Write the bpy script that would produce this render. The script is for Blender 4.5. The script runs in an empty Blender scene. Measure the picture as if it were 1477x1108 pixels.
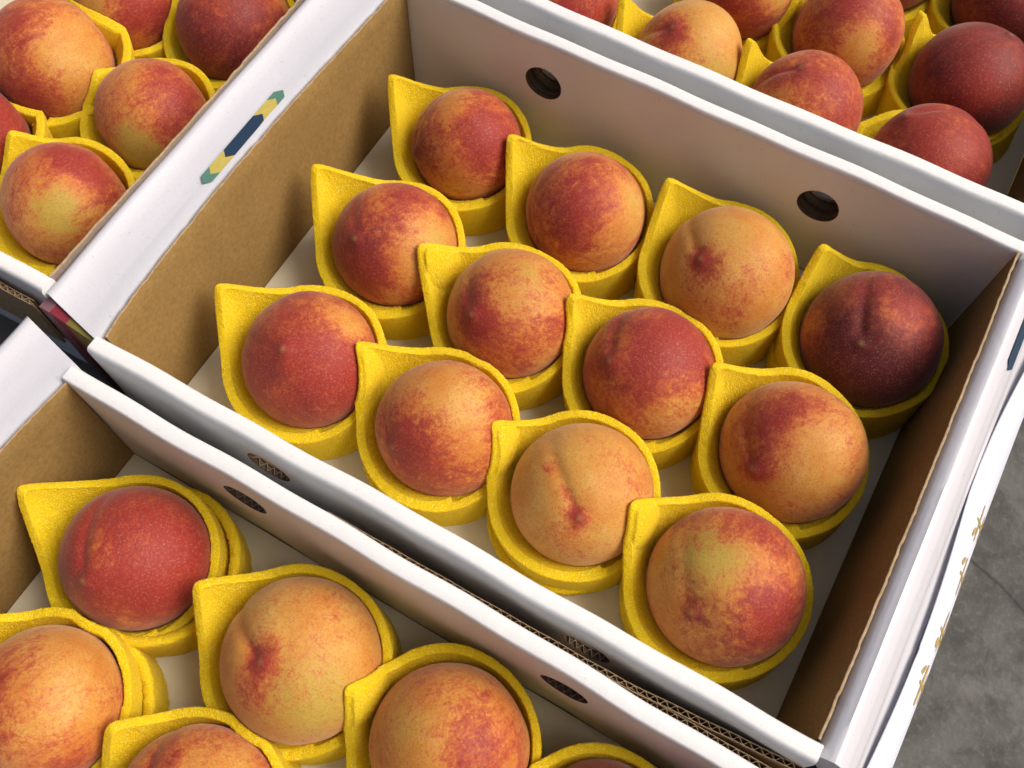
import bpy, math
import numpy as np
from mathutils import Vector, Matrix

SC = bpy.context.scene
COL = SC.collection
RNG = np.random.default_rng(7)

# ------------------------------------------------------------------ camera
CAM_R = np.array([[0.86966419, 0.49339833, 0.01556531],
                  [0.45408127, -0.78719975, -0.41728498],
                  [-0.1936347, 0.36996572, -0.90864238]])     # rows: right, down, forward
CAM_C = np.array([0.31795758, -0.11090274, 0.60576643])
CAM_F = 1406.73 / 1477.0
cd = bpy.data.cameras.new("camera")
cam = bpy.data.objects.new("camera", cd)
COL.objects.link(cam)
right, down, fwd = (Vector(r).normalized() for r in CAM_R)
M = Matrix.Identity(4)
for i in range(3):
    M[i][0], M[i][1], M[i][2], M[i][3] = right[i], -down[i], -fwd[i], CAM_C[i]
cam.matrix_world = M
cd.sensor_width = 36.0
cd.lens = 36.0 * CAM_F
cd.clip_start = 0.01
cd.clip_end = 200.0
cd.dof.use_dof = True
cd.dof.focus_distance = 0.60
cd.dof.aperture_fstop = 20.0
SC.camera = cam

# ------------------------------------------------------------------ light
SUN_AZ = math.radians(28.0)          # direction towards the sun, from +x towards +y
SUN_EL = math.radians(50.0)
world = bpy.data.worlds.new("World")
SC.world = world
world.use_nodes = True
wn = world.node_tree
sky = wn.nodes.new("ShaderNodeTexSky")
sky.sky_type = 'NISHITA'
sky.sun_disc = False
sky.sun_elevation = SUN_EL
sky.sun_rotation = math.radians(90.0) - SUN_AZ
sky.air_density = 0.8
sky.dust_density = 9.0
sky.ozone_density = 0.0
bg = wn.nodes["Background"]
bg.inputs["Strength"].default_value = 0.065
wn.links.new(sky.outputs[0], bg.inputs[0])
sd = bpy.data.lights.new("sun", 'SUN')
sd.energy = 1.5
sd.angle = math.radians(38.0)
sd.color = (1.0, 0.96, 0.91)
sun = bpy.data.objects.new("sun", sd)
COL.objects.link(sun)
sv = Vector((math.cos(SUN_EL) * math.cos(SUN_AZ), math.cos(SUN_EL) * math.sin(SUN_AZ), math.sin(SUN_EL)))
sun.rotation_euler = sv.to_track_quat('Z', 'Y').to_euler()
sun.location = (1.0, 0.8, 2.0)
SC.view_settings.view_transform = 'Standard'
SC.view_settings.look = 'None'
SC.view_settings.gamma = 1.0
SC.view_settings.exposure = 0.74
SC.render.engine = 'CYCLES'
SC.cycles.max_bounces = 8
SC.cycles.use_denoising = True

# ------------------------------------------------------------------ helpers
def tag(o, label=None, cat=None, group=None, kind=None):
    if label: o["label"] = label
    if cat: o["category"] = cat
    if group: o["group"] = group
    if kind: o["kind"] = kind
    return o

def empty(name, loc, rz=0.0):
    o = bpy.data.objects.new(name, None)
    o.empty_display_size = 0.02
    COL.objects.link(o)
    o.location = loc
    o.rotation_euler = (0, 0, rz)
    return o

def link(name, me, parent=None):
    o = bpy.data.objects.new(name, me)
    COL.objects.link(o)
    if parent: o.parent = parent
    return o

def mesh_np(name, v, f, mats, midx=None, smooth=True):
    """fast mesh from arrays; f may be an (n,4) array or a list of polygons"""
    me = bpy.data.meshes.new(name)
    if isinstance(f, np.ndarray):
        n = len(f)
        me.vertices.add(len(v))
        me.vertices.foreach_set("co", np.asarray(v, np.float32).ravel())
        me.loops.add(n * 4)
        me.loops.foreach_set("vertex_index", f.astype(np.int32).ravel())
        me.polygons.add(n)
        me.polygons.foreach_set("loop_start", np.arange(0, n * 4, 4, dtype=np.int32))
        me.polygons.foreach_set("loop_total", np.full(n, 4, np.int32))
        me.update(calc_edges=True)
    else:
        me.from_pydata([tuple(p) for p in v], [], f)
        me.update()
    for m in (mats if isinstance(mats, (list, tuple)) else [mats]):
        me.materials.append(m)
    if midx is not None:
        me.polygons.foreach_set("material_index", np.asarray(midx, np.int32))
    me.polygons.foreach_set("use_smooth", np.full(len(me.polygons), smooth))
    return me

def grid_quads(nu, nv, wrap_u=False):
    """quads of a vertex grid laid out index = u*nv + v"""
    us = np.arange(nu if wrap_u else nu - 1)
    vs = np.arange(nv - 1)
    U, V = np.meshgrid(us, vs, indexing='ij')
    U2 = (U + 1) % nu
    return np.stack([U * nv + V, U2 * nv + V, U2 * nv + V + 1, U * nv + V + 1], -1).reshape(-1, 4)

def vnoise(p, seed, scale):
    """cheap smooth pseudo noise: sum of random sines, about -1..1"""
    r = np.random.default_rng(seed)
    out = np.zeros(len(p))
    for k in range(7):
        d = r.normal(size=p.shape[1]); d /= np.linalg.norm(d)
        out += np.sin(p @ d * scale * r.uniform(.6, 1.9) + r.uniform(0, 6.28))
    return out / 3.6

# ------------------------------------------------------------------ materials
def new_mat(name, rough=0.6, spec=0.3):
    m = bpy.data.materials.new(name)
    m.use_nodes = True
    b = m.node_tree.nodes["Principled BSDF"]
    b.inputs["Roughness"].default_value = rough
    b.inputs["Specular IOR Level"].default_value = spec
    return m, m.node_tree, b

class NT:
    def __init__(s, nt): s.nt = nt
    def n(s, t, **kw):
        x = s.nt.nodes.new(t)
        for k, v in kw.items(): setattr(x, k, v)
        return x
    def l(s, a, b): s.nt.links.new(a, b)
    def coord(s, scale=(1, 1, 1), offset=None, kind="Object"):
        tc = s.n("ShaderNodeTexCoord"); mp = s.n("ShaderNodeMapping")
        mp.inputs["Scale"].default_value = scale
        s.l(tc.outputs[kind], mp.inputs[0])
        if offset is not None:
            s.l(offset, mp.inputs["Location"])
        return mp.outputs[0]
    def noise(s, co, scale, detail=3, rough=0.55, dist=0.0):
        x = s.n("ShaderNodeTexNoise")
        x.inputs["Scale"].default_value = scale
        x.inputs["Detail"].default_value = detail
        x.inputs["Roughness"].default_value = rough
        x.inputs["Distortion"].default_value = dist
        s.l(co, x.inputs["Vector"])
        return x.outputs["Fac"]
    def math(s, op, a, b=None, c=None, clamp=False):
        x = s.n("ShaderNodeMath", operation=op, use_clamp=clamp)
        for i, q in enumerate((a, b, c)):
            if q is None: continue
            if isinstance(q, (int, float)): x.inputs[i].default_value = q
            else: s.l(q, x.inputs[i])
        return x.outputs[0]
    def ramp(s, f, stops, interp='LINEAR'):
        x = s.n("ShaderNodeValToRGB")
        x.color_ramp.interpolation = interp
        e = x.color_ramp.elements
        while len(e) < len(stops): e.new(0.5)
        for k, (p, c) in zip(e, stops):
            k.position = p
            k.color = (*c, 1) if len(c) == 3 else c
        s.l(f, x.inputs[0])
        return x.outputs[0]
    def mix(s, f, a, b, blend='MIX'):
        x = s.n("ShaderNodeMix", data_type='RGBA', blend_type=blend)
        for i, q in ((0, f), (6, a), (7, b)):
            if isinstance(q, (int, float)): x.inputs[i].default_value = q
            elif isinstance(q, tuple): x.inputs[i].default_value = (*q, 1)
            else: s.l(q, x.inputs[i])
        return x.outputs[2]
    def smooth(s, f, a, b):
        x = s.n("ShaderNodeMapRange", interpolation_type='SMOOTHSTEP')
        s.l(f, x.inputs[0])
        x.inputs[1].default_value = a; x.inputs[2].default_value = b
        return x.outputs[0]
    def bump(s, bsdf, h, strength, dist):
        x = s.n("ShaderNodeBump")
        x.inputs["Strength"].default_value = strength
        x.inputs["Distance"].default_value = dist
        s.l(h, x.inputs["Height"])
        s.l(x.outputs[0], bsdf.inputs["Normal"])

def mat_white(name, col, rough, spec, coat=0.0):
    m, nt, b = new_mat(name, rough, spec); t = NT(nt)
    co = t.coord()
    big = t.noise(co, 14, 4)
    fine = t.noise(co, 260, 2)
    flute = t.noise(t.coord((160, 6, 6)), 1.0, 2)
    c = t.ramp(big, [(0.3, tuple(x * .95 for x in col)), (0.7, col)])
    c = t.mix(t.smooth(t.noise(co, 420, 1), .70, .78), c, tuple(x * .80 for x in col))
    t.l(c, b.inputs["Base Color"])
    b.inputs["Coat Weight"].default_value = coat
    b.inputs["Coat Roughness"].default_value = 0.18
    h = t.math('ADD', t.math('MULTIPLY', big, 1.6), t.math('ADD', t.math('MULTIPLY', flute, .5), t.math('MULTIPLY', fine, .35)))
    t.bump(b, h, 0.30, 0.0012)
    return m

M_WHITE = mat_white("white_board", (0.72, 0.725, 0.725), 0.5, 0.35)
M_GLOSS = mat_white("white_coated_board", (0.60, 0.60, 0.645), 0.34, 0.45, 0.25)
M_INWHITE = mat_white("white_board_inner", (0.82, 0.79, 0.70), 0.6, 0.25)

def mat_kraft(name, lo, hi):
    m, nt, b = new_mat(name, 0.8, 0.15); t = NT(nt)
    co = t.coord()
    fib = t.noise(t.coord((1, 1, 1)), 380, 4, .7)
    fl = t.noise(t.coord((1, .25, 1)), 900, 2)
    big = t.noise(co, 18, 3)
    c = t.ramp(fib, [(0.25, lo), (0.75, hi)])
    c = t.mix(t.math('MULTIPLY', t.smooth(fl, .62, .75), .45), c, tuple(x * .45 for x in lo))
    c = t.mix(t.math('MULTIPLY', t.smooth(big, .35, .7), .22), c, tuple(x * .75 for x in lo))
    stripe = t.noise(t.coord((1, 140, 1)), 1.0, 1)
    c = t.mix(t.math('MULTIPLY', stripe, .12), c, tuple(x * .6 for x in lo))
    t.l(c, b.inputs["Base Color"])
    t.bump(b, t.math('ADD', fib, t.math('MULTIPLY', stripe, 1.2)), .35, .0005)
    return m
M_KRAFT = mat_kraft("kraft_liner", (0.205, 0.124, 0.040), (0.325, 0.206, 0.072))
M_EDGE = mat_kraft("cut_board_edge", (0.30, 0.20, 0.11), (0.50, 0.37, 0.23))
M_HOLE_SHADE = mat_kraft("shaded_hole_kraft", (0.07, 0.044, 0.024), (0.15, 0.098, 0.052))  # kraft inside the hand holes, their shade darkened into the colour

M_BACK = mat_kraft("board_back", (0.17, 0.13, 0.10), (0.26, 0.205, 0.165))

def mat_liner():
    m, nt, b = new_mat("cream_foam_liner", 0.85, 0.15); t = NT(nt)
    co = t.coord()
    c = t.ramp(t.noise(co, 25, 3), [(0.3, (0.54, 0.49, 0.36)), (0.7, (0.62, 0.57, 0.43))])
    t.l(c, b.inputs["Base Color"])
    t.bump(b, t.math('ADD', t.noise(co, 12, 2), t.math('MULTIPLY', t.noise(co, 500, 2), .2)), .5, .002)
    return m
M_LINER = mat_liner()

def mat_foam():
    m, nt, b = new_mat("yellow_sponge", 0.75, 0.25); t = NT(nt)
    co = t.coord()
    vo = t.n("ShaderNodeTexVoronoi", feature='DISTANCE_TO_EDGE')
    vo.inputs["Scale"].default_value = 620
    t.l(co, vo.inputs["Vector"])
    vo2 = t.n("ShaderNodeTexVoronoi")
    vo2.inputs["Scale"].default_value = 620
    t.l(co, vo2.inputs["Vector"])
    fine = t.noise(co, 1050, 2, .75)
    big = t.noise(co, 40, 2)
    strut = t.smooth(vo.outputs["Distance"], .16, .02)
    c = t.ramp(big, [(0.3, (0.98, 0.72, 0.004)), (0.7, (0.99, 0.77, 0.008))])
    pore = t.math('MULTIPLY', t.math('SUBTRACT', 1.0, strut), .46)
    c = t.mix(pore, c, (0.70, 0.44, 0.001))
    c = t.mix(t.math('MULTIPLY', t.smooth(fine, .55, .70), .75), c, (0.99, 0.92, 0.28))
    t.l(c, b.inputs["Base Color"])
    b.inputs["Subsurface Weight"].default_value = 0.0
    b.inputs["Sheen Weight"].default_value = 0.15
    b.inputs["Sheen Tint"].default_value = (1.0, .9, .3, 1)
    h = t.math('ADD', t.math('MULTIPLY', strut, 1.0), t.math('MULTIPLY', fine, .8))
    t.bump(b, h, .6, .0005)
    # light soaks through thin sponge
    tr = t.n("ShaderNodeBsdfTranslucent"); tr.inputs[0].default_value = (1.0, 0.70, 0.01, 1)
    mx = t.n("ShaderNodeMixShader"); mx.inputs[0].default_value = 0.27
    out = nt.nodes["Material Output"]
    t.l(b.outputs[0], mx.inputs[1]); t.l(tr.outputs[0], mx.inputs[2]); t.l(mx.outputs[0], out.inputs[0])
    return m
M_FOAM = mat_foam()

def mat_peach():
    m, nt, b = new_mat("peach_skin", 0.58, 0.28); t = NT(nt)
    oi = t.n("ShaderNodeObjectInfo")
    off = t.n("ShaderNodeCombineXYZ")
    k = t.math('MULTIPLY', oi.outputs["Random"], 9.0)
    for i in range(3): t.l(k, off.inputs[i])
    co = t.coord((1, 1, 1), off.outputs[0])
    st = t.coord((1, 1, .42), off.outputs[0])
    at = t.n("ShaderNodeAttribute", attribute_name="skin")
    sp = t.n("ShaderNodeSeparateColor")
    t.l(at.outputs["Color"], sp.inputs[0])
    red, dark, green, tip = sp.outputs[0], sp.outputs[1], sp.outputs[2], at.outputs["Alpha"]
    nb = t.noise(co, 42, 3, .6, .4)
    nm = t.noise(st, 190, 4, .65, .5)
    nf = t.noise(st, 900, 3, .7)
    speck = t.noise(co, 620, 2, .6)
    dots = t.noise(co, 420, 3, .75)
    base = t.ramp(nb, [(0.30, (0.53, 0.195, 0.028)), (0.52, (0.58, 0.285, 0.055)), (0.72, (0.61, 0.365, 0.095))])
    gcol = t.mix(nm, (0.42, 0.28, 0.038), (0.48, 0.34, 0.06))
    base = t.mix(t.smooth(t.math('ADD', green, t.math('MULTIPLY', t.math('SUBTRACT', nb, .5), .6)), .15, .75), base, gcol)
    # blush: weight + noise at three sizes, so the border breaks into streaks and dots
    w = t.math('ADD', red, t.math('MULTIPLY', t.math('SUBTRACT', nb, .5), .85))
    w = t.math('ADD', w, t.math('MULTIPLY', t.math('SUBTRACT', nm, .5), .85))
    w = t.math('ADD', w, t.math('MULTIPLY', t.math('SUBTRACT', nf, .5), .8))
    w = t.math('ADD', w, t.math('MULTIPLY', t.math('SUBTRACT', dots, .5), .75))
    c = t.mix(t.math('MULTIPLY', t.smooth(w, .12, .64), .78), base, (0.50, 0.082, 0.022))
    c = t.mix(t.math('MULTIPLY', t.smooth(w, .38, .90), .90), c, (0.27, 0.016, 0.017))
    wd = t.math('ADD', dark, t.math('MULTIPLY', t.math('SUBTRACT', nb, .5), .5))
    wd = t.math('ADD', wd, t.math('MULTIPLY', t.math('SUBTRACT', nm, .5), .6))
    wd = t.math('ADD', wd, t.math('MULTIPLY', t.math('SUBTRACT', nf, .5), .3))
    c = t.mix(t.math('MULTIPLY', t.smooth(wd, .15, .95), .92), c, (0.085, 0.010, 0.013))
    # tiny pale lenticels, short fuzz
    c = t.mix(t.math('MULTIPLY', t.smooth(speck, .62, .74), .17), c, (0.66, 0.38, 0.20))
    c = t.mix(t.math('MULTIPLY', t.smooth(nf, .50, .74), .25), c, (0.60, 0.37, 0.26))
    grain = t.noise(co, 820, 3, .8)
    c = t.mix(1.0, c, t.ramp(grain, [(.28, (.62, .58, .56)), (.5, (.97, .97, .97)), (.72, (1.0, 1.0, 1.0))]), 'MULTIPLY')
    c = t.mix(tip, c, (0.38, 0.21, 0.07))
    t.l(c, b.inputs["Base Color"])
    b.inputs["Sheen Weight"].default_value = 0.26
    b.inputs["Sheen Roughness"].default_value = 0.42
    b.inputs["Sheen Tint"].default_value = (1.0, .80, .72, 1)
    h = t.math('ADD', t.math('MULTIPLY', t.noise(co, 1500, 2, .7), .6), t.math('ADD', t.math('MULTIPLY', nm, .7), t.math('MULTIPLY', nb, 1.5)))
    t.bump(b, h, .35, .0006)
    return m
M_PEACH = mat_peach()

def mat_flat(name, col, rough=.5, spec=.3, grain=.12):
    m, nt, b = new_mat(name, rough, spec); t = NT(nt)
    c = t.ramp(t.noise(t.coord(), 300, 3), [(0.3, tuple(x * (1 - grain) for x in col)), (0.7, col)])
    t.l(c, b.inputs["Base Color"])
    return m
M_TEAL = mat_flat("teal_print", (0.09, 0.22, 0.165))
M_YEL = mat_flat("mustard_print", (0.52, 0.42, 0.10))
M_NAVY = mat_flat("navy_print", (0.020, 0.045, 0.085))
M_PINK = mat_flat("pink_print", (0.27, 0.13, 0.155))
M_RED = mat_flat("red_print", (0.20, 0.022, 0.035))
M_OLIVE = mat_flat("olive_print", (0.18, 0.145, 0.03))
M_GOLD = mat_flat("gold_ink", (0.46, 0.33, 0.10), .4, .4, .3)
M_PAPER = mat_white("white_wrapping_paper", (0.66, 0.69, 0.79), 0.45, 0.3)
M_TABLE = mat_flat("dark_table_board", (0.10, 0.09, 0.08), .7)

def mat_ground():
    m, nt, b = new_mat("worn_concrete", 0.8, 0.25); t = NT(nt)
    co = t.coord(kind="Generated", scale=(40, 40, 1))
    big = t.noise(co, 7.0, 6, .6, 1.0)
    mid = t.noise(co, 26, 6, .68, .4)
    fine = t.noise(co, 130, 4, .75)
    c = t.ramp(big, [(0.32, (0.060, 0.058, 0.054)), (0.50, (0.105, 0.102, 0.096)), (0.70, (0.150, 0.147, 0.138))])
    c = t.mix(t.math('MULTIPLY', t.smooth(mid, .46, .68), .60), c, (0.040, 0.038, 0.036))
    c = t.mix(t.math('MULTIPLY', t.smooth(fine, .48, .72), .36), c, (0.20, 0.195, 0.185))
    vo = t.n("ShaderNodeTexVoronoi", feature='DISTANCE_TO_EDGE')
    vo.inputs["Scale"].default_value = 2.6
    wob = t.n("ShaderNodeMix", data_type='VECTOR')
    wob.inputs[0].default_value = .08
    nz = t.n("ShaderNodeTexNoise"); nz.inputs["Scale"].default_value = 3.0
    t.l(co, nz.inputs["Vector"])
    t.l(co, wob.inputs[4]); t.l(nz.outputs["Color"], wob.inputs[5])
    t.l(wob.outputs[1], vo.inputs["Vector"])
    crack = t.smooth(vo.outputs["Distance"], .008, .001)
    c = t.mix(t.math('MULTIPLY', crack, .6), c, (0.025, 0.023, 0.022))
    t.l(c, b.inputs["Base Color"])
    t.bump(b, t.math('ADD', mid, t.math('MULTIPLY', fine, .5)), .45, .006)
    return m
M_GROUND = mat_ground()

# ------------------------------------------------------------------ the setting
GZ = -0.52
g = link("ground", mesh_np("ground", [(-20, -20, GZ), (20, -20, GZ), (20, 20, GZ), (-20, 20, GZ)], [(0, 1, 2, 3)], M_GROUND, smooth=False))
tag(g, "grey worn concrete ground with dark stains", kind="structure")

def box_mesh(name, x0, x1, y0, y1, z0, z1, mat):
    v = [(x, y, z) for z in (z0, z1) for y in (y0, y1) for x in (x0, x1)]
    f = [(0, 2, 3, 1), (4, 5, 7, 6), (0, 1, 5, 4), (2, 6, 7, 3), (0, 4, 6, 2), (1, 3, 7, 5)]
    return mesh_np(name, v, f, mat, smooth=False)

# ------------------------------------------------------------------ peach boxes
W, D, H = 0.432, 0.317, 0.1143
T = 0.0105
HOLES = (0.110, 0.3155)
HZ, HR = 0.0755, 0.0142

def long_wall_mesh(seed, inner_mat, collar=False):
    """double walled side with rounded top and two round hand holes; n = 0 is the inner face, n = T the outer"""
    x0, x1 = -0.004, W + 0.0035
    hs = 0.02
    xs = [x0]
    def fill(a, b):
        n = max(1, int((b - a) / 0.009))
        xs.extend(list(np.linspace(a, b, n + 1)[1:]))
    cur = x0
    for h in HOLES:
        fill(cur, h - hs)
        xs.extend(list(np.linspace(h - hs, h + hs, 9)[1:]))
        cur = h + hs
    fill(cur, x1)
    ztop = H - 0.004
    verts, faces, midx, idx = [], [], [], {}
    def warp(x, n, z):
        k = (z / H) ** 1.5
        return n + k * (0.0005 * math.sin(x * 17 + seed) + 0.0003 * math.sin(x * 41 + 2.1 * seed)) + 0.00035 * math.sin(x * 90 + z * 60 + seed)
    def V(x, n, z, key=None):
        kk = (round(x, 6), round(n, 6), round(z, 6))
        if kk not in idx:
            idx[kk] = len(verts)
            verts.append((x, warp(x, n, z), z + 0.0002 * math.sin(x * 33 + seed) * (z / H)))
        return idx[kk]
    def face(q, m):
        faces.append(q); midx.append(m)
    zr = [0.0, 0.018, 0.037, HZ - hs, HZ + hs, ztop]
    for side in (0, 1):
        n = 0.0 if side == 0 else T
        mat = 1 if side == 0 else 0
        for i in range(len(xs) - 1):
            xa, xb = xs[i], xs[i + 1]
            inhole = any(h - hs - 1e-6 < (xa + xb) / 2 < h + hs + 1e-6 for h in HOLES)
            zl = zr if inhole else [0.0, 0.018, 0.037, HZ - hs] + list(np.linspace(HZ - hs, HZ + hs, 9)[1:]) + [ztop]
            for j in range(len(zl) - 1):
                if inhole and abs(zl[j] - (HZ - hs)) < 1e-6 and len(zl) == len(zr): continue
                q = [V(xa, n, zl[j]), V(xb, n, zl[j]), V(xb, n, zl[j + 1]), V(xa, n, zl[j + 1])]
                face(q if side == 0 else q[::-1], mat)
        for h in HOLES:
            sq = []
            e = np.linspace(-hs, hs, 9)
            sq += [(h + a, HZ - hs) for a in e[:-1]]
            sq += [(h + hs, HZ + a) for a in e[:-1]]
            sq += [(h - a, HZ + hs) for a in e[:-1]]
            sq += [(h - hs, HZ - a) for a in e[:-1]]
            N = 32
            cir = []
            for k in range(N):
                px_, pz_ = sq[k][0] - h, sq[k][1] - HZ
                a = math.atan2(pz_, px_)
                r = HR * (1 + .012 * math.sin(3 * a + seed))
                cir.append((h + r * math.cos(a), HZ + r * math.sin(a)))
            for k in range(N):
                k2 = (k + 1) % N
                q = [V(sq[k][0], n, sq[k][1]), V(sq[k2][0], n, sq[k2][1]), V(cir[k2][0], n, cir[k2][1]), V(cir[k][0], n, cir[k][1])]
                face(q if side == 0 else q[::-1], mat)
            if side == 0:     # tunnel through the board: stepped liners
                rings = []
                rr = [1.0, .985, 1.04, 1.04, .975, .975, 1.05, 1.05, .98, .98, .955, .955, 1.02, 1.02, .94, .94, 1.1]
                ns = [0, .0006, .0007, .0042, .0043, .0060, .0061, .0098, .0099, T, T + .0002, T + .0018, T + .0019, T + .0064, T + .0065, T + .0088, T + .0088]
                if not collar: rr, ns = rr[:10], ns[:10]  # collar: rings added past the outer face to darken the view through
                for f_, nn in zip(rr, ns):
                    rings.append([V(h + (c[0] - h) * f_, nn, HZ + (c[1] - HZ) * f_) for c in cir])
                for a in range(len(rings) - 1):
                    for k in range(N):
                        k2 = (k + 1) % N
                        face([rings[a][k2], rings[a + 1][k2], rings[a + 1][k], rings[a][k]][::-1], 2)
                # fluting seen end-on inside the tunnel
                for (na, nb) in (((.0007, .0042), (.0061, .0098)) if not collar else ()):
                    M_ = 96
                    ring2 = []
                    for k in range(M_):
                        a = 2 * math.pi * k / M_
                        # flutes run vertically: phase follows x
                        ph = (HR * math.cos(a)) / 0.0048 * 2 * math.pi
                        nc = (na + nb) / 2 + (nb - na) * .45 * math.sin(ph + seed)
                        for rf in (.978, 1.03):
                            for dn in (-.00022, .00022):
                                pass
                        ring2.append((a, nc))
                    base = len(verts)
                    for (a, nc) in ring2:
                        for (rf, dn) in ((1.035, -.0004), (.965, -.0004), (.965, .0004), (1.035, .0004)):
                            x = h + HR * rf * math.cos(a); z = HZ + HR * rf * math.sin(a)
                            verts.append((x, warp(x, nc + dn, z), z))
                    for k in range(M_):
                        b0, b1 = base + 4 * k, base + 4 * ((k + 1) % M_)
                        for c_ in range(3):
                            face([b0 + c_, b0 + c_ + 1, b1 + c_ + 1, b1 + c_], 3)
    # rounded top
    arc = []
    ri, ro = 0.0016, 0.0026
    for a in np.linspace(0, math.pi / 2, 5):
        arc.append((ri - ri * math.cos(a), ztop + .004 * math.sin(a)))
    for a in np.linspace(math.pi / 2, 0, 6):
        arc.append((T - ro + ro * math.cos(a), ztop + .004 * math.sin(a)))
    for i in range(len(xs) - 1):
        for j in range(len(arc) - 1):
            face([V(xs[i], *arc[j]), V(xs[i + 1], *arc[j]), V(xs[i + 1], *arc[j + 1]), V(xs[i], *arc[j + 1])], 0)
    # ends
    for xe, flip in ((x0, True), (x1, False)):
        zl = [0.0, 0.018, 0.037, HZ - hs] + list(np.linspace(HZ - hs, HZ + hs, 9)[1:])
        for a, b_ in zip(zl[:-1] , zl[1:]):
            q = [V(xe, 0, a), V(xe, T, a), V(xe, T, b_), V(xe, 0, b_)]
            face(q if not flip else q[::-1], 0)
        q = [V(xe, 0, zl[-1])] + [V(xe, *p) for p in arc] + [V(xe, T, zl[-1])]
        face(q[::-1] if not flip else q, 0)
    me = mesh_np("long_wall", verts, faces, [M_WHITE, inner_mat, M_HOLE_SHADE, M_BACK], midx)
    return me

def orient(me):
    import bmesh
    bm = bmesh.new(); bm.from_mesh(me)
    bmesh.ops.recalc_face_normals(bm, faces=bm.faces)
    bm.to_mesh(me); bm.free()
    return me

def mark_sharp(me, deg=40):
    me.set_sharp_from_angle(angle=math.radians(deg))

def end_panel_mesh(sign, seed, bow):
    """brown inner end wall, single board with a torn-looking cut edge on top"""
    r = np.random.default_rng(seed)
    ny = 110
    ys = np.linspace(0.0006, D - 0.0006, ny)
    th = 0.0015
    top = H - 0.0012 + np.convolve(r.normal(0, .00055, ny + 4), np.ones(5) / 5, 'valid') * 1.0
    for k in range(5):
        c = r.integers(6, ny - 6); top[c:c + 2] -= r.uniform(.0004, .0012)
    zs = [0.003, .02, .05, .08, .10]
    V = []
    for i, y in enumerate(ys):
        b = bow * math.sin(math.pi * min(1, max(0, y / D)) ** .8)
        jag = r.normal(0, .00012)
        col = []
        for z in zs: col.append((b * (z / H) ** 2 * sign, z))
        xin = b * sign
        prof = col + [(xin + jag, top[i] - .0003), (xin + sign * .0003, top[i]), (xin + sign * .0007, top[i] - .0003),
                      (xin + sign * .0011, top[i] - .0001), (xin + sign * (th + jag), top[i] - .0004), (xin + sign * th, H - .02)]
        V += [(x, y, z) for x, z in prof]
    V = np.array(V); npf = len(zs) + 6
    F = grid_quads(ny, npf)
    m = np.tile(np.array([0] * (len(zs)) + [1] * 4 + [2]), ny - 1)
    return mesh_np("inner_end_panel", V, F, [M_KRAFT, M_EDGE, M_BACK], m)

LEFT_PROF = [(-.0034, H - .012), (-.0038, H - .0060), (-.0052, H - .0036), (-.0085, H - .0034), (-.014, H - .0042), (-.022, H - .0046), (-.031, H - .0042), (-.0400, H - .0036),
             (-.0430, H - .0022), (-.0462, H - .0018), (-.0490, H - .0034), (-.0512, H - .007), (-.0525, H - .014), (-.053, H - .03), (-.053, .0)]
RIGHT_PROF = [(.0036, H - .014), (.0042, H - .0060), (.0062, H - .0030), (.0088, H - .0018), (.0108, H - .0006), (.0128, H - .0011), (.0148, H - .0028), (.0182, H - .0062),
              (.0205, H - .0090), (.0208, H - .0098), (.0224, H - .0112), (.0227, H - .0120), (.0243, .1007), (.0246, .0998), (.0262, .0960), (.0290, .086), (.0320, .073), (.0350, .060), (.0382, .048), (.0420, .0375), (.0465, .030), (.0520, .026), (.0525, .0)]

def outer_end_mesh(prof, y0, y1, seed, x_off=0.0, bowf=None):
    ny = 60
    ys = np.linspace(y0, y1, ny)
    P = np.array(prof)
    V = []
    for y in ys:
        k = 0.0005 * math.sin(y * 23 + seed) + .0003 * math.sin(y * 61 + 2 * seed)
        bx = bowf(y) if bowf else 0.0
        for j, (x, z) in enumerate(P):
            fall = 1.0 if j < 3 else max(.35, 1 - (j - 3) / 8)
            V.append((x + x_off + bx * fall, y + (.22 * max(0., -x - .004) if prof is LEFT_PROF else 0), z + k * min(1, z / H)))
    F = grid_quads(ny, len(P))
    f = [tuple(q) for q in F]
    n = len(P)
    f.append(tuple(range(n)))
    f.append(tuple((ny - 1) * n + i for i in range(n))[::-1])
    me = mesh_np("outer_end_panel", V, f, M_GLOSS)
    mark_sharp(me, 45)
    return orient(me)

def prof_z(prof, x):
    xs = [p[0] for p in prof]; zs = [p[1] for p in prof]
    o = np.argsort(xs)
    return float(np.interp(x, np.array(xs)[o], np.array(zs)[o]))

def print_bar(parent, prof, xc, hw, ya, yb, x_off=0.0, mats=None):
    """long hexagon in five chevron-ended fields, printed on the end panel"""
    L = yb - ya
    cuts = [0, .095, .27, .735, .905, 1.0]
    def lift(x): return prof_z(prof, x) + .0009
    def field(c0, c1, name, mat, d0, d1):
        V, F = [], []
        tip = .055 * L * .9
        n = 6
        for k in range(n + 1):
            u = -1 + 2 * k / n
            x = xc + u * hw
            a = ya + c0 * L + (abs(u) * tip) * d0
            b_ = ya + c1 * L - (abs(u) * tip) * d1
            for y in (a, b_):
                V.append((x + x_off, y, lift(x)))
        for k in range(n):
            F.append((2 * k, 2 * k + 1, 2 * k + 3, 2 * k + 2))
        o = link(name, mesh_np(name, V, F, mat), parent)
        return o
    mats = mats or [M_TEAL, M_YEL, M_NAVY, M_YEL, M_TEAL]
    dirs = [(1, -1), (1, -1), (1, 1), (-1, 1), (-1, 1)]
    for i in range(5):
        field(cuts[i], cuts[i + 1], "printed_mark", mats[i], *dirs[i])

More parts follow.
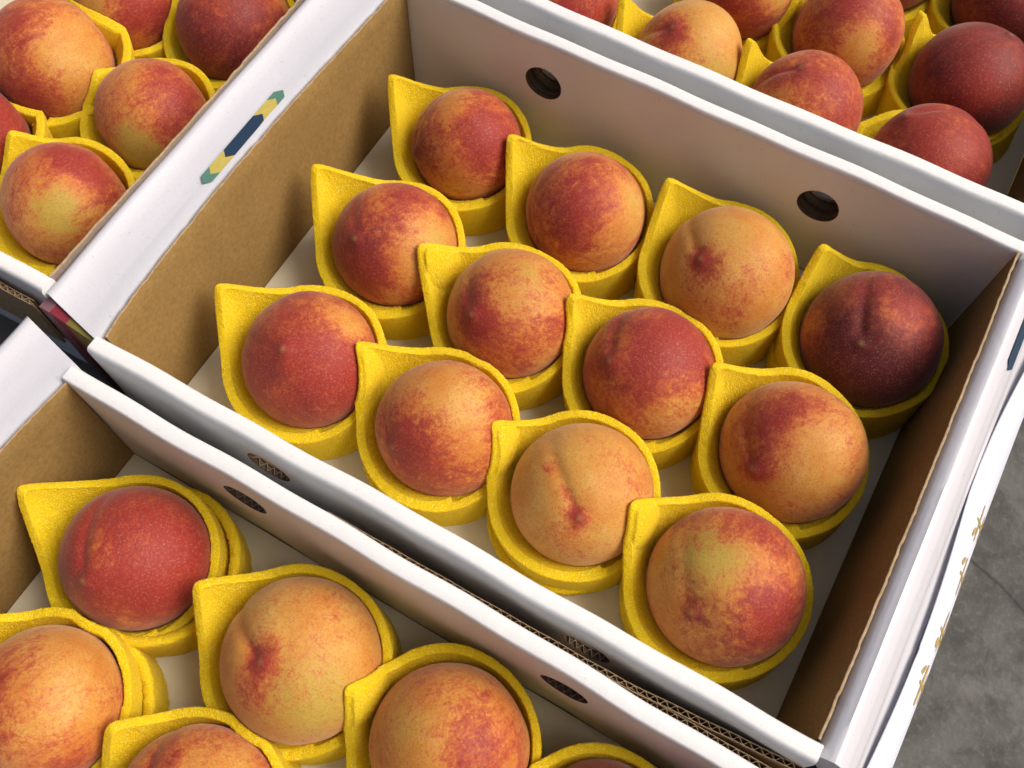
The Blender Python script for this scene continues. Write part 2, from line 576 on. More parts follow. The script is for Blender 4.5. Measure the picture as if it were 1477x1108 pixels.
def wavy_board(name, pts, ztop, depth, parent, amp=.0012, wl=.0056):
    """corrugated board standing on edge: two liners and the fluting between them, along a polyline in plan"""
    P = np.array(pts, float)
    seg = np.r_[0, np.cumsum(np.linalg.norm(np.diff(P, axis=0), axis=1))]
    n = int(seg[-1] / (wl / 10))
    s = np.linspace(0, seg[-1], n)
    cx = np.interp(s, seg, P[:, 0]); cy = np.interp(s, seg, P[:, 1])
    tx = np.gradient(cx); ty = np.gradient(cy); l = np.hypot(tx, ty)
    nx, ny = -ty / l, tx / l
    V, F = [], []
    rz = np.random.default_rng(int(s[-1] * 1e5))
    for off, t in ((-amp - .0003, .00035), (amp + .0003, .00035), (None, .00035)):
        o = amp * np.sin(s / wl * 2 * np.pi) if off is None else np.full(n, off) + .00012 * np.sin(s * 190)
        base = len(V)
        jz = rz.normal(0, .00008, n)
        for i in range(n):
            for dz, sd in ((-depth, -1), (0, -1), (0, 1), (-depth, 1)):
                V.append((cx[i] + nx[i] * (o[i] + sd * t / 2), cy[i] + ny[i] * (o[i] + sd * t / 2), ztop + dz + jz[i]))
        F.append(grid_quads(n, 4) + base)
    F = np.concatenate(F)
    return link(name, mesh_np(name, V, F, M_EDGE, smooth=False), parent)

def make_box(loc, rz, label, left=True, right=True, bow_l=0.0, seed=0, back_ext=.006):
    root = empty("peach_box", loc, rz)
    tag(root, label, "box", "open white fruit boxes set side by side")
    link("bottom_panel", box_mesh("bottom_panel", -.003, W + .003, -.002, D + .002, 0.0, .0028, M_KRAFT), root)
    # liner sheet, gently uneven
    nx, ny = 60, 44
    X, Y = np.meshgrid(np.linspace(.0008, W - .0008, nx), np.linspace(.0008, D - .0008, ny), indexing='ij')
    Z = .0056 + .0007 * np.sin(X * 31 + seed) * np.sin(Y * 27 + 1.3 * seed)
    Z = np.where((np.abs(X - W / 2) > W / 2 - .006), Z - .0012, Z)
    link("floor_liner", mesh_np("floor_liner", np.stack([X, Y, Z], -1).reshape(-1, 3), grid_quads(nx, ny), M_LINER), root)
    front = orient(long_wall_mesh(seed + .3, M_INWHITE)); mark_sharp(front, 50)
    o = link("long_wall", front, root)
    o.scale = (1, -1, 1)                       # the outer face looks towards -y
    back = orient(long_wall_mesh(seed + 2.1, M_INWHITE, seed == 1)); mark_sharp(back, 50)
    o = link("long_wall", back, root)
    o.location = (0, D, 0)
    link("inner_end_panel", end_panel_mesh(-1, seed * 3 + 11, bow_l), root)
    o = link("inner_end_panel", end_panel_mesh(1, seed * 3 + 12, 0.0010), root)
    o.location = (W, 0, 0)
    if left:
        bf = (lambda y: -bow_l * math.sin(math.pi * min(1, max(0, y / D)) ** .8)) if bow_l else None
        p = link("outer_end_panel", outer_end_mesh(LEFT_PROF, -.0035, D + back_ext, seed + 1, 0, bf), root)
        print_bar(p, LEFT_PROF, -.0186, .0043, .1135, .1985)
        # printed fruit artwork on the end of the hollow side
        xs = [-.0515, -.040, -.027, -.005]
        for i, m in enumerate((M_PINK, M_RED, M_OLIVE)):
            n = 8
            V, F = [], []
            zt = [max(0.02, prof_z(LEFT_PROF[:-3], x) - .0022) for x in (xs[i], xs[i + 1])]
            def yy(x): return -.0050 - .07 * x
            for k in range(n + 1):
                z0 = k / n
                wob = .0018 * math.sin(3.0 * z0 + i)
                xa = xs[i] + (wob if i > 0 else 0); xb = xs[i + 1] + (.0018 * math.sin(3.0 * z0 + i + 1) if i < 2 else 0)
                V += [(xa, yy(xa), .01 + (zt[0] - .01) * z0), (xb, yy(xb), .01 + (zt[1] - .01) * z0)]
            V += [(V[-2][0], V[-2][1] + .016, V[-2][2] - .001), (V[-1][0], V[-1][1] + .016, V[-1][2] - .001)]
            for k in range(n + 1): F.append((2 * k, 2 * k + 1, 2 * k + 3, 2 * k + 2))
            link("printed_field", mesh_np("printed_field", V, F, m, smooth=False), p)
    if right:
        p = link("outer_end_panel", outer_end_mesh(RIGHT_PROF, -.006, D + .004, seed + 5, W), root)
        print_bar(p, RIGHT_PROF, .0218, .0028, .243, .328, W, [M_NAVY, M_NAVY, M_NAVY, M_YEL, M_TEAL])
    return root

BOX_MAIN = make_box((0, 0, 0), 0, "white cardboard box holding twelve peaches in yellow foam, in the middle", bow_l=.0062, seed=1)
A_O, A_R = (0.0, -0.3490, 0), -0.0073
BOX_A = make_box((A_O[0] - .0025, A_O[1], 0), A_R, "white cardboard box of peaches at the bottom left, in front of the middle box", seed=2, bow_l=.0095, back_ext=.011)
L_O = (-.4865, .0145, 0)
BOX_L = make_box(L_O, 0, "white cardboard box of peaches at the top left, beyond the printed side strip", right=False, left=False, seed=3)
BOX_R = make_box((.004, .3510, 0), 0.004, "white cardboard box of peaches at the top right, behind the middle box", left=False, right=False, seed=4)

def local(root, x, y):
    c, s = math.cos(-root.rotation_euler.z), math.sin(-root.rotation_euler.z)
    dx, dy = x - root.location.x, y - root.location.y
    return (c * dx - s * dy, s * dx + c * dy)
wavy_board("corrugated_flap", [local(BOX_A, .16, -.0203), local(BOX_A, .341, -.0194), local(BOX_A, .39, -.0160), local(BOX_A, .436, -.0128)], .094, .05, BOX_A)
wavy_board("corrugated_flap", [local(BOX_A, .24, -.0222), local(BOX_A, .363, -.0208), local(BOX_A, .437, -.0206)], .092, .05, BOX_A)
wavy_board("corrugated_flap", [local(BOX_L, -.20, -.0010), local(BOX_L, -.060, -.0002)], .100, .05, BOX_L)

# ------------------------------------------------------------------ peaches
def view_axes(c):
    v = Vector(CAM_C) - Vector(c); v.normalize()
    u = right - v * right.dot(v); u.normalize()
    w = v.cross(u)                       # image up
    return u, w, v

def dir_from_img(c, dx, dy):
    u, w, v = view_axes(c)
    q = dx * dx + dy * dy
    if q > .98:
        k = math.sqrt(.98 / q); dx *= k; dy *= k; q = .98
    return (u * dx - w * dy + v * math.sqrt(1 - q)).normalized()

def make_peach(c, r, apex, suture, base, blobs, label, seed, point=1.0, group="ripe peaches in the boxes", sut=1.0, beak=0.0):
    z = apex.normalized()
    x = (suture - z * suture.dot(z))
    if x.length < 1e-3: x = Vector((0, 1, .3)) - z * Vector((0, 1, .3)).dot(z)
    x.normalize(); y = z.cross(x)
    Rm = np.array([[x[i], y[i], z[i]] for i in range(3)])      # local -> world
    NU, NV = 112, 64
    rr = np.random.default_rng(seed)
    tt = np.linspace(0, 1, NV) ** 1.12 * math.pi
    ph = np.linspace(0, 2 * math.pi, NU, endpoint=False)
    PH, TT = np.meshgrid(ph, tt, indexing='ij')
    dv = np.stack([np.sin(TT) * np.cos(PH), np.sin(TT) * np.sin(PH), np.cos(TT)], -1).reshape(-1, 3)
    t = TT.ravel(); f = PH.ravel(); f = (f + math.pi) % (2 * math.pi) - math.pi
    rad = np.ones(len(t))
    rad += -.004 + .031 * vnoise(dv, seed * 5 + 1, 1.8) + .006 * vnoise(dv, seed * 5 + 2, 6.0)
    arc = np.sin(t) * f
    gro = np.exp(-(arc / .085) ** 2) * np.clip(1.7 - t, 0, 1) * (0.35 + 0.65 * np.clip(t / .25, 0, 1))
    cheek = np.exp(-((np.abs(arc) - .30) / .22) ** 2) * np.clip(1.6 - t, 0, 1)
    rad += sut * (-.034 * gro + .014 * cheek)
    rad += (-.032 * (1 - beak) + .030 * beak) * np.exp(-(t / (.26 + .06 * beak)) ** 2) + point * .050 * np.exp(-(t / .095) ** 2)
    rad += -.10 * np.exp(-((math.pi - t) / .30) ** 2)
    v = dv * rad[:, None] * r
    v[:, 2] *= .965; v[:, 1] *= 1.015
    # colour weights
    wd = dv @ Rm.T
    W_ = np.zeros((len(t), 4)); W_[:, 0] = base[0]; W_[:, 1] = base[1]; W_[:, 2] = base[2]
    W_[:, 0] += .13 * vnoise(dv, seed * 5 + 3, 2.6) + .09 * vnoise(dv, seed * 5 + 4, 6.0)
    W_[:, 1] += np.clip(.10 * vnoise(dv, seed * 5 + 6, 3.4), -.05, .2) * (base[0] > .3)
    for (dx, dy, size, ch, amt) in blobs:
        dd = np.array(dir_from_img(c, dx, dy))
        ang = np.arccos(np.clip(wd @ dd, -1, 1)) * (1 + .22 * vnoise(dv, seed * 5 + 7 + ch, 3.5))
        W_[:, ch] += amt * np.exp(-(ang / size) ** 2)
    W_[:, 0] += sut * .22 * np.exp(-(arc / .05) ** 2) * np.clip(1.2 - t, 0, 1) + .30 * np.exp(-(t / .16) ** 2)
    W_[:, 1] += .18 * np.exp(-(t / .10) ** 2)
    W_ = np.clip(W_, 0, 1.2)
    W_[:, 3] = np.exp(-(t / .034) ** 2) * point * .6
    me = mesh_np("peach", v, grid_quads(NU, NV, True), M_PEACH)
    at = me.attributes.new("skin", 'FLOAT_COLOR', 'POINT')
    at.data.foreach_set("color", W_.astype(np.float32).ravel())
    o = link("peach", me)
    o.matrix_world = Matrix([[*Rm[i], c[i]] for i in range(3)] + [[0, 0, 0, 1]])
    tag(o, label, "peach", group)
    return o

# ------------------------------------------------------------------ foam holders
def make_holder(c, r, ang, d, zc_corner, label, seed, res=1.0, band=None, drop=0.0, group="yellow foam holders round the peaches"):
    rr = np.random.default_rng(seed)
    root = empty("foam_holder", (c[0], c[1], .006))
    tag(root, label, "foam holder", group)
    Rin = r * 1.03 + .0004
    th = .0052
    d = max(d, Rin * 1.16)
    a0 = math.radians(ang)
    def rho(phi, R, dd):
        dl = np.abs((phi - a0 + math.pi) % (2 * math.pi) - math.pi)
        be = math.acos(R / dd)
        k = .10
        # softened corner
        dl = np.sqrt(dl * dl + k * k * .35)
        dl = np.minimum(dl, math.pi)
        return np.where(dl < be, R / np.cos(np.clip(be - dl, 0, 1.5)), R)
    OFF = np.array([math.cos(a0 + .8), math.sin(a0 + .8)]) * .0038
    Rg = Rin + .0021
    dg = max(d - .003, Rg * 1.14)
    d = max(d, dg + .003)
    def outline_at(dphi, R, dd):
        q = rho(dphi, R, dd)
        return np.stack([OFF[0] + q * np.cos(dphi), OFF[1] + q * np.sin(dphi)], 1)
    dense = a0 + np.linspace(0, 2 * math.pi, 2400)
    xo = outline_at(dense, Rg + th, dg + th * 1.15)
    s = np.r_[0, np.cumsum(np.linalg.norm(np.diff(xo, axis=0), axis=1))]
    N = int(350 * res)
    par = np.interp(np.linspace(0, s[-1], N, endpoint=False), s, dense)
    no, nr, ni = int(34 * res), max(5, int(9 * res)), int(40 * res)
    xo = outline_at(par, Rg + th, dg + th * 1.15)
    phi = np.arctan2(xo[:, 1], xo[:, 0])
    ro_ = np.linalg.norm(xo, axis=1)
    xi = outline_at(dense, Rg, dg)
    pi_ = np.unwrap(np.arctan2(xi[:, 1], xi[:, 0]))
    ri_ = np.interp(np.unwrap(phi), pi_, np.linalg.norm(xi, axis=1), period=2 * math.pi)
    ri_ = np.minimum(np.maximum(ri_, Rin - .0002), ro_ - th * .8)
    ro_ = np.maximum(ro_, ri_ + th * .9)
    lob = 1 + .012 * np.sin(2 * phi + rr.uniform(0, 6)) + .010 * np.sin(3 * phi + rr.uniform(0, 6))
    cs = np.clip((rho(par, Rg, dg) - Rg) / (rho(np.array([a0]), Rg, dg)[0] - Rg), 0, 1)
    fx, fy = np.cos(phi), np.sin(phi)
    zrim = (c[2] - .006) + .0005 - drop + .20 * (Rin * fy) - .05 * (Rin * fx)
    zrim += .0010 * np.sin(2 * phi + rr.uniform(0, 6)) + .0008 * np.sin(5 * phi + rr.uniform(0, 6))
    zc = zc_corner - .006
    hug = np.sqrt(np.maximum(r * r - np.minimum(zrim + .006 - c[2], 0) ** 2, 1e-6)) - Rin + .0008
    hug = np.minimum(hug, 0) * np.clip(1 - (ri_ - Rin) / .006, 0, 1)
    ri_ = ri_ + hug; ro_ = ro_ + hug * .8
    zrim = zrim + (zc - zrim) * cs ** .72
    def outline(base_R, full, s_):
        # at the floor the cup is round; it opens into the pointed outline higher up
        return base_R + (full - base_R) * s_
    def level(zf, inner):
        # zf 0..1 up the wall
        e = zf ** .9
        if inner:
            # from the rim a slope runs in to touch the fruit, below that it follows the fruit down
            zcon = np.clip((c[2] - .006 + .001) / zrim, .3, 1.0) * (1 - .25 * cs) * (1 - .25 * np.clip((ri_ - Rin) / .006, 0, 1))
            u = np.clip((zf - zcon) / np.maximum(1 - zcon, .02), 0, 1)
            low = np.sqrt(np.maximum(r * r - (np.minimum(zf, zcon) * zrim + .006 - c[2]) ** 2, (.6 * r) ** 2)) + .0002
            R_ = low + np.maximum(ri_ * lob - low, .0002) * u ** .9
            R_ = np.where((zcon > .97) & (zf > .9), ri_ * lob, R_)
        else:
            b0 = Rin + th + .0012
            R_ = outline(b0, ro_ * lob, e)
        return R_
    prof = []
    for k in range(no):
        zf = k / (no - 1) * .93
        prof.append((level(np.full(N, zf), False), zrim * zf))
    for k in range(1, nr + 1):
        a = math.pi * k / (nr + 1)
        mid = (level(np.full(N, .97), False) + level(np.full(N, .97), True)) / 2
        hw = (level(np.full(N, .97), False) - level(np.full(N, .97), True)) / 2
        # squarish cut edge
        cx = np.sign(math.cos(a)) * abs(math.cos(a)) ** .32
        cz = abs(math.sin(a)) ** .32
        prof.append((mid + hw * cx, zrim * (.93 + .07 * cz)))
    for k in range(ni):
        zf = .93 * (1 - k / (ni - 1)) + .02
        prof.append((level(np.full(N, zf), True), zrim * zf))
    Rr = np.stack([p[0] for p in prof], 1); Zz = np.stack([p[1] for p in prof], 1)
    X = Rr * fx[:, None]; Y = Rr * fy[:, None]
    # corner flap leans outwards a touch, whole cup a little out of true
    V = np.stack([X, Y, Zz], -1)
    # where a neighbouring fruit is in the way the sponge is pushed aside
    thick = np.r_[np.zeros(no), np.linspace(0, 1, nr), np.ones(ni)][None, :] * .0048
    Vw = V + np.array([c[0], c[1], .006])
    for (cx_, cy_, cz_, rn) in FRUIT:
        if abs(cx_ - c[0]) + abs(cy_ - c[1]) < 1e-6: continue
        q = Vw - np.array([cx_, cy_, cz_])
        dist = np.linalg.norm(q, axis=-1)
        need = rn * 1.012 + .0004 + thick
        k_ = np.where(dist < need, need / np.maximum(dist, 1e-6), 1.0)
        Vw = np.array([cx_, cy_, cz_]) + q * k_[..., None]
    V = Vw - np.array([c[0], c[1], .006])
    # sponge cells: random jitter of every vertex
    jit = rr.normal(0, 1, V.shape) * np.array([.00012, .00012, .00012])
    V = (V + jit).reshape(-1, 3)
    me = mesh_np("foam_wall", V, grid_quads(N, len(prof), True), M_FOAM)
    link("foam_wall", me, root)
    if band:
        ba, bs, bh = band            # direction of the offset, size, height
        N2, n2 = int(200 * res), 22
        ph2 = np.linspace(0, 2 * math.pi, N2, endpoint=False)
        cx, cy = bs * math.cos(math.radians(ba)), bs * math.sin(math.radians(ba))
        pr2 = []
        R0 = Rin + th * .75
        ht = bh * (1 + .18 * np.sin(ph2 + rr.uniform(0, 6)) + .08 * np.sin(2 * ph2 + rr.uniform(0, 6)))
        for k in range(9): pr2.append((np.full(N2, R0 + .0012 * k / 8), ht * k / 8 * .95))
        for k in range(1, 5):
            a = math.pi * k / 5
            pr2.append((R0 + .0012 - .0025 + .0025 * math.cos(a) + 0 * ph2, ht * (.95 + .05 * math.sin(a))))
        for k in range(9): pr2.append((np.full(N2, R0 - .0050), ht * (1 - k / 8) * .95))
        RR = np.stack([p[0] for p in pr2], 1); ZZ = np.stack([p[1] for p in pr2], 1)
        V2 = np.stack([RR * np.cos(ph2)[:, None] + cx, RR * np.sin(ph2)[:, None] + cy, ZZ], -1)
        V2 = (V2 + rr.normal(0, 1, V2.shape) * .00026).reshape(-1, 3)
        link("lower_band", mesh_np("lower_band", V2, grid_quads(N2, len(pr2), True), M_FOAM), root)
    return root

R_, D_, G_ = 0, 1, 2
# name: centre, radius, apex (image offset in radii, None = away), suture towards (image offset), base weights, blobs, labels, holder corner (angle, distance, height)
P = [
 ("B1", (.0800, .2629), .0405, (-.94, .10), (-.4, -.9), (.58, .10, 0), [(.25, -.15, .55, R_, .40), (-.85, .1, .35, D_, .38), (-.3, -.75, .5, D_, .18), (0, .85, .45, R_, -.30), (-.5, .6, .4, R_, -.2)],
  "red orange peach in the middle box's left corner", (175, .063, .080), None, 1.0),
 ("B2", (.1793, .2536), .0418, (-.75, .55), (-.9, -.2), (.52, .08, 0), [(-.1, -.1, .6, R_, .35), (.85, .0, .42, R_, -.55), (.75, -.2, .35, G_, .4), (-.5, .15, .4, D_, .35), (.35, .6, .5, R_, -.15)],
  "red peach with yellow right cheek, second in the back row", (170, .067, .080), None, .6),
 ("B3", (.2821, .2563), .0440, (-.37, -.22), (-.55, -.8), (.14, .0, .12), [(-.36, -.18, .24, R_, .50), (-.55, -.25, .22, D_, .22), (.1, .55, .6, R_, .18), (.85, 0, .3, R_, .2), (.3, -.5, .5, G_, .3)],
  "apricot peach with red tip, third in the back row", (153, .066, .080), (200, .005, .020), .7),
 ("B4", (.3839, .2578), .0440, (-.12, .05), (.0, -1.0), (.92, .78, 0), [(.45, -.42, .42, D_, -.55), (-.85, -.25, .45, D_, -.5), (-.85, -.3, .4, R_, -.35), (0, -.8, .4, D_, -.3), (.1, .6, .6, D_, .3)],
  "maroon peach in the far right corner of the middle box", (148, .060, .078), (195, .006, .022), 1.0),
 ("M1", (.0813, .1657), .0415, (-.62, -.12), (-.5, -.9), (.66, .12, 0), [(.62, -.15, .42, R_, -.55), (.65, -.1, .35, G_, .45), (-.45, -.1, .45, D_, .38), (.3, .55, .4, R_, -.15), (-.4, .5, .4, R_, .25)],
  "dusty red peach at the middle row's left end", (169, .068, .080), None, .5),
 ("M2", (.1740, .1591), .0422, (-.58, .0), (-.6, -.75), (.26, .0, .18), [(-.55, .08, .30, R_, .60), (-.5, -.35, .42, D_, .28), (-.6, -.3, .4, R_, .30), (.1, .6, .5, R_, .28), (.2, -.6, .4, G_, .4), (.85, .2, .3, R_, .2)],
  "yellow peach with purple tip, second in the middle row", (179, .067, .080), (250, .003, .016), .5),
 ("M3", (.2704, .1655), .0422, (-.55, -.18), (-.45, -.75), (.76, .08, 0), [(.40, .62, .45, R_, -.40), (-.55, -.05, .35, D_, .28), (.2, -.3, .5, R_, .2), (-.6, .5, .4, R_, -.2), (-.3, -.7, .4, D_, .2)],
  "pinkish red peach third from left in the middle row", (170, .063, .080), (240, .003, .016), 1.0),
 ("M4", (.3693, .1608), .0436, (-.50, .22), (-.52, -.75), (.34, .02, .05), [(-.3, -.35, .50, R_, .45), (-.48, .08, .24, D_, .36), (.25, -.65, .4, R_, .25), (-.35, .3, .22, R_, .4), (.3, .2, .5, R_, -.15), (.75, .3, .3, R_, .2)],
  "red shouldered orange peach at the middle row's right end", (165, .066, .080), (205, .004, .018), .8),
 ("F1", (.0809, .0662), .0432, (-.38, -.15), (-.85, -.3), (.82, .08, 0), [(.62, -.50, .40, R_, -.62), (.2, -.75, .35, R_, -.25), (0, .75, .5, D_, .28), (-.5, .05, .38, D_, .28), (.5, .05, .4, R_, .2)],
  "red peach with orange shoulder at the front row's left end", (174, .066, .080), None, .4),
 ("F2", (.1772, .0696), .0424, (-.72, .28), (-.8, -.5), (.48, .02, .05), [(.30, -.35, .50, R_, -.28), (-.6, .15, .45, R_, .32), (0, .75, .45, R_, .28), (-.75, .3, .3, D_, .25), (.75, -.1, .3, R_, .2)],
  "speckled orange and red peach, second in the front row", (169, .065, .080), (230, .005, .016), .6),
 ("F3", (.2706, .0738), .0428, (-.02, .32), (-.42, -.70), (.10, .0, .14), [(-.05, .30, .20, R_, .50), (-.40, -.35, .16, R_, .45), (-.22, 0, .15, R_, .42), (.85, 0, .3, R_, .15), (-.3, .5, .3, R_, .18), (.1, -.3, .5, G_, .2)],
  "pale peach with red streaked crease, third in the front row", (176, .063, .078), (235, .008, .014), .85),
 ("F4", (.3681, .0650), .0448, (-.42, .32), (-.45, -.6), (.52, .06, .05), [(-.15, -.40, .50, G_, .75), (-.15, -.40, .5, R_, -.28), (-.2, .50, .50, D_, .40), (.55, .35, .5, R_, .38), (.4, -.75, .4, R_, .3), (.1, .8, .4, D_, .3), (-.85, 0, .35, R_, -.3)],
  "large tan and maroon peach at the front row's right end", (172, .069, .080), (215, .005, .018), .4),
 ("A1", (.0663, -.0882), .0418, (-.62, .28), (-.55, -.7), (.92, .14, 0), [(-.7, .15, .35, D_, .22), (-.1, .85, .35, R_, -.25), (-.75, .5, .3, R_, -.2), (-.3, -.6, .5, D_, .12)],
  "crimson peach in the far left corner of the near box", (-180, .067, .080), (20, .009, .034), 1.0),
 ("A2", (.1817, -.0884), .0440, (-.48, .03), (-.8, -.45), (.16, .0, .22), [(-.48, .0, .24, R_, .48), (-.65, .3, .32, R_, .32), (.8, .15, .35, R_, .22), (.2, .5, .5, G_, .5), (.1, -.7, .5, R_, .12)],
  "pale yellow peach with red dimple in the near box", (175, .064, .080), None, 1.2),
 ("A3", (.2755, -.0865), .0440, (-.9, .6), (-.9, -.3), (.38, .0, .10), [(.15, .10, .42, R_, .38), (-.1, -.6, .4, R_, .12), (.8, .3, .4, R_, .15), (-.5, -.1, .4, G_, .3)],
  "golden peach with red blotches at the bottom edge", (-179, .060, .078), (190, .006, .018), .5),
 ("A4", (.0743, -.1762), .0420, (-.95, .5), (-.9, -.4), (.38, .0, .0), [(-.85, .1, .62, R_, .60), (-.85, .6, .5, D_, .40), (.25, -.3, .45, R_, -.32), (.3, .7, .4, R_, .35)],
  "peach golden on its right, maroon on its left, left edge", (170, .062, .078), (10, .006, .030), .4),
 ("A5", (.1767, -.1778), .0420, (-.6, -.1), (-.6, -.6), (.40, .0, .0), [(-.5, -.6, .35, R_, .42), (.5, -.5, .4, R_, -.15)],
  "orange peach with red crease, cut off by the bottom edge", (166, .055, .070), None, 1.0),
 ("A6", (.3690, -.0890), .0415, (-.6, -.1), (-.6, -.6), (.92, .35, 0), [], "dark red peach just showing at the bottom edge", (178, .058, .070), None, .5),
 ("L1", (-.2207, .1727), .0450, (-.9, .6), (-1, .2), (.46, .0, .0), [(-.35, .62, .50, R_, .42), (.40, -.25, .50, R_, -.36), (-.6, -.6, .4, R_, .3), (.35, .80, .16, R_, -.35), (-.8, .3, .3, D_, .2)],
  "large orange red peach at the top left box's edge", (-10, .055, .045), None, .4),
 ("L2", (-.1276, .1720), .0405, (-.9, .6), (-1, .2), (.52, .02, .0), [(.40, -.35, .58, R_, .42), (-.3, .55, .55, G_, .9), (-.3, .55, .5, R_, -.50), (.65, .0, .3, D_, .22)],
  "peach half red and half greenish yellow beside the white strip", (175, .050, .062), None, .4),
 ("L3", (-.1292, .0813), .0420, (-.9, .6), (-1, .2), (.46, .0, .05), [(-.15, .1, .50, G_, .85), (-.15, .1, .45, R_, -.42), (.2, -.75, .5, R_, .38), (.5, .6, .4, R_, .15)],
  "green gold peach in the top left box's near corner", (158, .053, .072), None, .4),
 ("L4", (-.2154, .2504), .0395, (-.9, .6), (-1, .2), (.52, 0, .1), [(-.7, 0, .55, R_, -.45), (-.6, .2, .4, G_, .4), (.5, .2, .5, R_, .42), (.55, .6, .4, D_, .25)],
  "half yellow and half red peach, top left edge", (-40, .050, .045), None, .4),
 ("L5", (-.1262, .2687), .0425, (.5, -.6), (.3, -1), (.92, .46, 0), [(.85, -.5, .35, D_, -.5), (.85, -.5, .35, R_, -.55), (-.1, .1, .5, D_, .15)],
  "dark maroon peach by the white strip at the top edge", (178, .052, .058), None, .4),
 ("L6", (-.2290, .0940), .0400, (-.9, .6), (-1, .2), (.92, .32, 0), [], "dark red peach mostly cut off by the left edge", (-10, .050, .050), None, .4),
 ("R1", (.0754, .4200), .0405, (-.3, -.9), (.2, -1), (.88, .12, 0), [(-.6, 0, .5, D_, .2)],
  "crimson peach half hidden by the white rim, top edge", (160, .055, .060), None, .4),
 ("R2", (.1803, .4150), .0405, (-.30, -.55), (-1.0, -.3), (.12, .0, .25), [(-.30, -.45, .38, R_, .60), (-.35, -.5, .22, D_, .30), (-.7, 0, .3, R_, .3), (.5, .3, .5, G_, .4)],
  "pale yellow peach with red dimple behind the white rim", (175, .060, .076), None, 1.0),
 ("R3", (.1868, .5050), .0405, (-.9, .6), (-1, .2), (.60, .04, 0), [(-.3, .1, .5, R_, .32), (.75, .1, .45, R_, -.55), (.7, .1, .4, G_, .5), (.3, .7, .4, R_, .2)],
  "half brown and half yellow peach at the top edge", (178, .052, .060), None, .4),
 ("R4", (.2758, .4985), .0418, (-.9, -.4), (-1, .2), (.56, .02, 0), [(.2, .2, .4, R_, -.30), (-.2, -.55, .5, R_, .32), (-.2, .75, .4, R_, .3), (.75, .1, .3, R_, .3)],
  "orange red peach second from the top right corner", (172, .052, .058), (190, .008, .030), .5),
 ("R5", (.2750, .4135), .0408, (-.10, -.72), (-1.0, -.25), (.70, .10, 0), [(-.75, .2, .4, R_, -.35), (.2, .4, .5, R_, .1), (-.2, -.6, .3, D_, .25)],
  "brownish red peach with split crease behind the white rim", (166, .057, .078), None, 1.3),
 ("R6", (.3718, .5001), .0425, (.55, -.78), (-.5, -.4), (.95, .52, 0), [(.15, .1, .40, D_, -.42), (-.6, -.3, .4, D_, .2), (.3, .8, .4, D_, .3)],
  "large dark red peach at the right edge", (160, .055, .074), (190, .008, .030), 1.0),
 ("R7", (.3690, .4125), .0420, (-.35, -.75), (.6, -.8), (.84, .30, 0), [(-.5, .0, .5, D_, .2), (.5, .6, .5, R_, .1), (.3, -.2, .35, D_, -.3)],
  "dusty red peach near the white rim's right end", (165, .048, .040), None, 1.0),
 ("R8", (.3720, .5930), .0425, (-.9, .6), (-1, .2), (.95, .55, 0), [], "deep maroon peach in the photo's top right corner", (165, .052, .062), (180, .006, .030), .4),
 ("R9", (.2790, .5900), .0405, (-.9, .6), (-1, .2), (.85, .25, 0), [], "red peach just showing between two others at the top edge", (165, .052, .055), None, .4),
]
FRUIT = [(p[1][0], p[1][1], p[2] + .0062, p[2]) for p in P]
for i, (nm, (x, y), r, ap, su, base, blobs, label, (ang, d, zc), band, sut) in enumerate(P):
    c = (x, y, r + .0062)
    apex = dir_from_img(c, *ap)
    sd = dir_from_img(c, *su)
    make_peach(c, r, apex, sd, base, blobs, label, i + 3, point=1.0 if ap[0] ** 2 + ap[1] ** 2 < .95 else .3, sut=sut, beak=1.0 if nm in ('B1', 'M1', 'M2', 'M3', 'M4', 'F1', 'A1', 'R7') else 0.0)
    make_holder(c, r, ang, d, zc, "yellow foam cup around the " + label, 100 + i, 1.0 if nm[0] in "BMFA" else .7, band, .012 if nm[0] == 'R' else 0.0)

# ------------------------------------------------------------------ table and wrapper at the right end
tb = empty("display_table", (0, 0, GZ))
tag(tb, "dark table carrying the rows of fruit boxes", "table")
link("tabletop", box_mesh("tabletop", -.70 , .466, -.42, .75, -GZ - .030, -GZ - .0005, M_TABLE), tb)
for (lx, ly) in ((-.66, -.38), (.42, -.38), (-.66, .71), (.42, .71)):
    link("leg", box_mesh("leg", lx - .02, lx + .02, ly - .02, ly + .02, 0, -GZ - .030, M_TABLE), tb)

def paper_x(y):
    # free upper edge of the paper wanders
    return .4800 + .0032 * math.sin((y - .02) * 21) + .004 * max(0, (y - .2) / .1)
PP = [(0.0, .032), (.003, .031), (.008, .0275), (.013, .0215), (.018, .012), (.0215, .001), (.0237, -.012), (.0245, -.03), (.0243, -.12), (.023, -.30)]
def paper_pt(y, s):
    P_ = np.array(PP)
    k = np.r_[0, np.cumsum(np.linalg.norm(np.diff(P_, axis=0), axis=1))]
    dx = np.interp(s, k, P_[:, 0]); z = np.interp(s, k, P_[:, 1])
    f = min(1, s / .04)
    x = paper_x(y) * (1 - f) + .4797 * f + dx
    crease = .0012 * math.exp(-((y - .105 - (s - .015) * .9) / .0022) ** 2) * math.exp(-((s - .012) / .014) ** 2)
    return np.array([x + crease, y, z - crease * .5 + .0006 * math.sin(y * 47) * (1 - f)])
ny, ns = 150, 60
ss = np.r_[np.linspace(0, .075, 45), np.linspace(.085, .35, 15)]
V = np.array([paper_pt(y, s) for y in np.linspace(-.06, .47, ny) for s in ss])
me = mesh_np("paper_wrapper", V, grid_quads(ny, ns), M_PAPER)
pw = empty("paper_wrapper", (.49, .1, -.3))
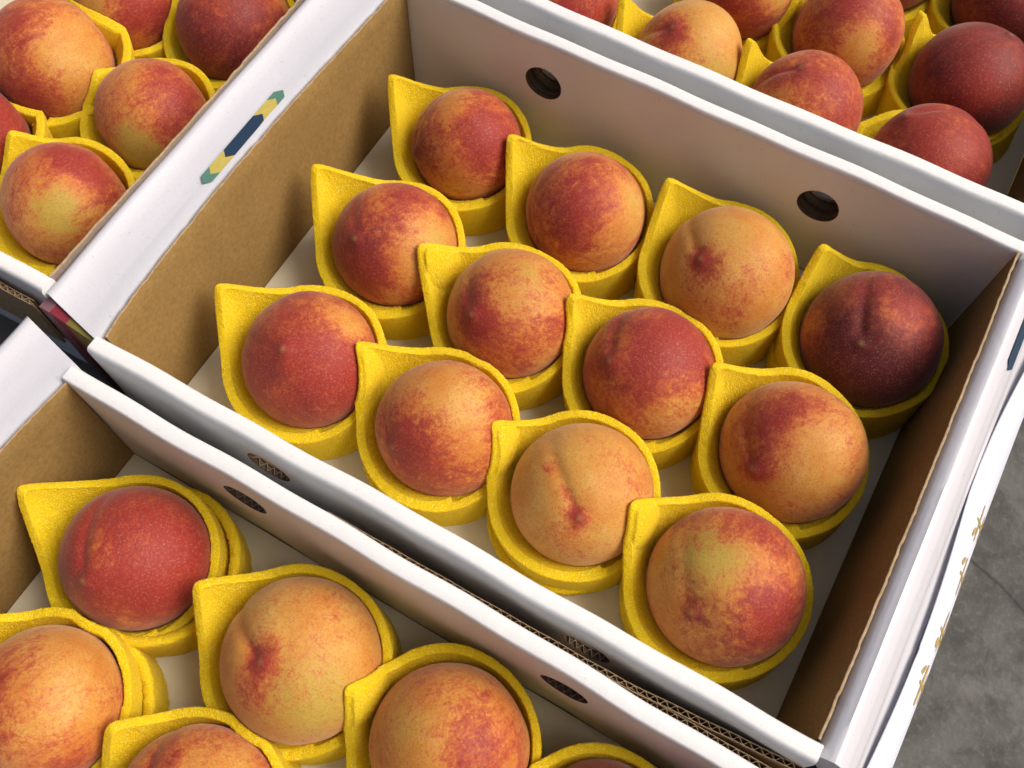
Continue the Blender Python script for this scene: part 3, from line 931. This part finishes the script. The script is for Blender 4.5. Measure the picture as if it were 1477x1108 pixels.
tag(pw, "white paper wrapper with gold lettering hanging beside the right end", "paper wrapper")
o = link("paper_sheet", me, pw); o.location = (-.49, -.1, .3)
md = o.modifiers.new("thickness", 'SOLIDIFY'); md.thickness = .0004

def strokes(lst):
    V, F = [], []
    for (y0, s0, y1, s1, w) in lst:
        n = 8
        L = math.hypot(y1 - y0, s1 - s0); ny_, ns_ = -(s1 - s0) / L, (y1 - y0) / L
        b = len(V)
        for k in range(n + 1):
            u = k / n
            y = y0 + (y1 - y0) * u; s = s0 + (s1 - s0) * u
            ww = .8 * w * (.75 + .45 * math.sin(math.pi * u))
            for sg in (-1, 1):
                yy, s2 = y + ny_ * ww * sg / 2, s + ns_ * ww * sg / 2
                p = paper_pt(yy, s2); q1 = paper_pt(yy, s2 + .001); 
                t = q1 - p; t /= np.linalg.norm(t)
                nrm = np.array([-t[2], 0, t[0]])
                if nrm[2] < 0: nrm = -nrm
                V.append(p + nrm * .0007)
        for k in range(n): F.append((b + 2 * k, b + 2 * k + 1, b + 2 * k + 3, b + 2 * k + 2))
    me = mesh_np("gold_character", V, F, M_GOLD, smooth=False)
    o = link("gold_character", me, pw); o.location = (-.49, -.1, .3)
def glyph(y, s, k, seed):
    r = np.random.default_rng(seed)
    L = []
    # brush strokes of one written character: bars, a stem and two falling strokes
    L.append((y - .5 * k, s + .1 * k, y + .5 * k, s + .1 * k, .0028))
    L.append((y - .35 * k, s + .45 * k, y + .38 * k, s + .45 * k, .0024))
    L.append((y + .02 * k, s - .1 * k, y, s + 1.0 * k, .0030))
    L.append((y, s + .5 * k, y - .5 * k, s + .95 * k, .0026))
    L.append((y, s + .5 * k, y + .5 * k, s + .98 * k, .0026))
    if seed % 2: L.append((y - .45 * k, s - .1 * k, y - .2 * k, s + .0 * k, .0034))
    else: L.append((y + .2 * k, s - .15 * k, y + .42 * k, s - .02 * k, .0036))
    strokes(L)
for i, (y, s) in enumerate(((.078, .013), (.114, .015), (.152, .0155), (.190, .016))):
    glyph(y, s, .026, i)
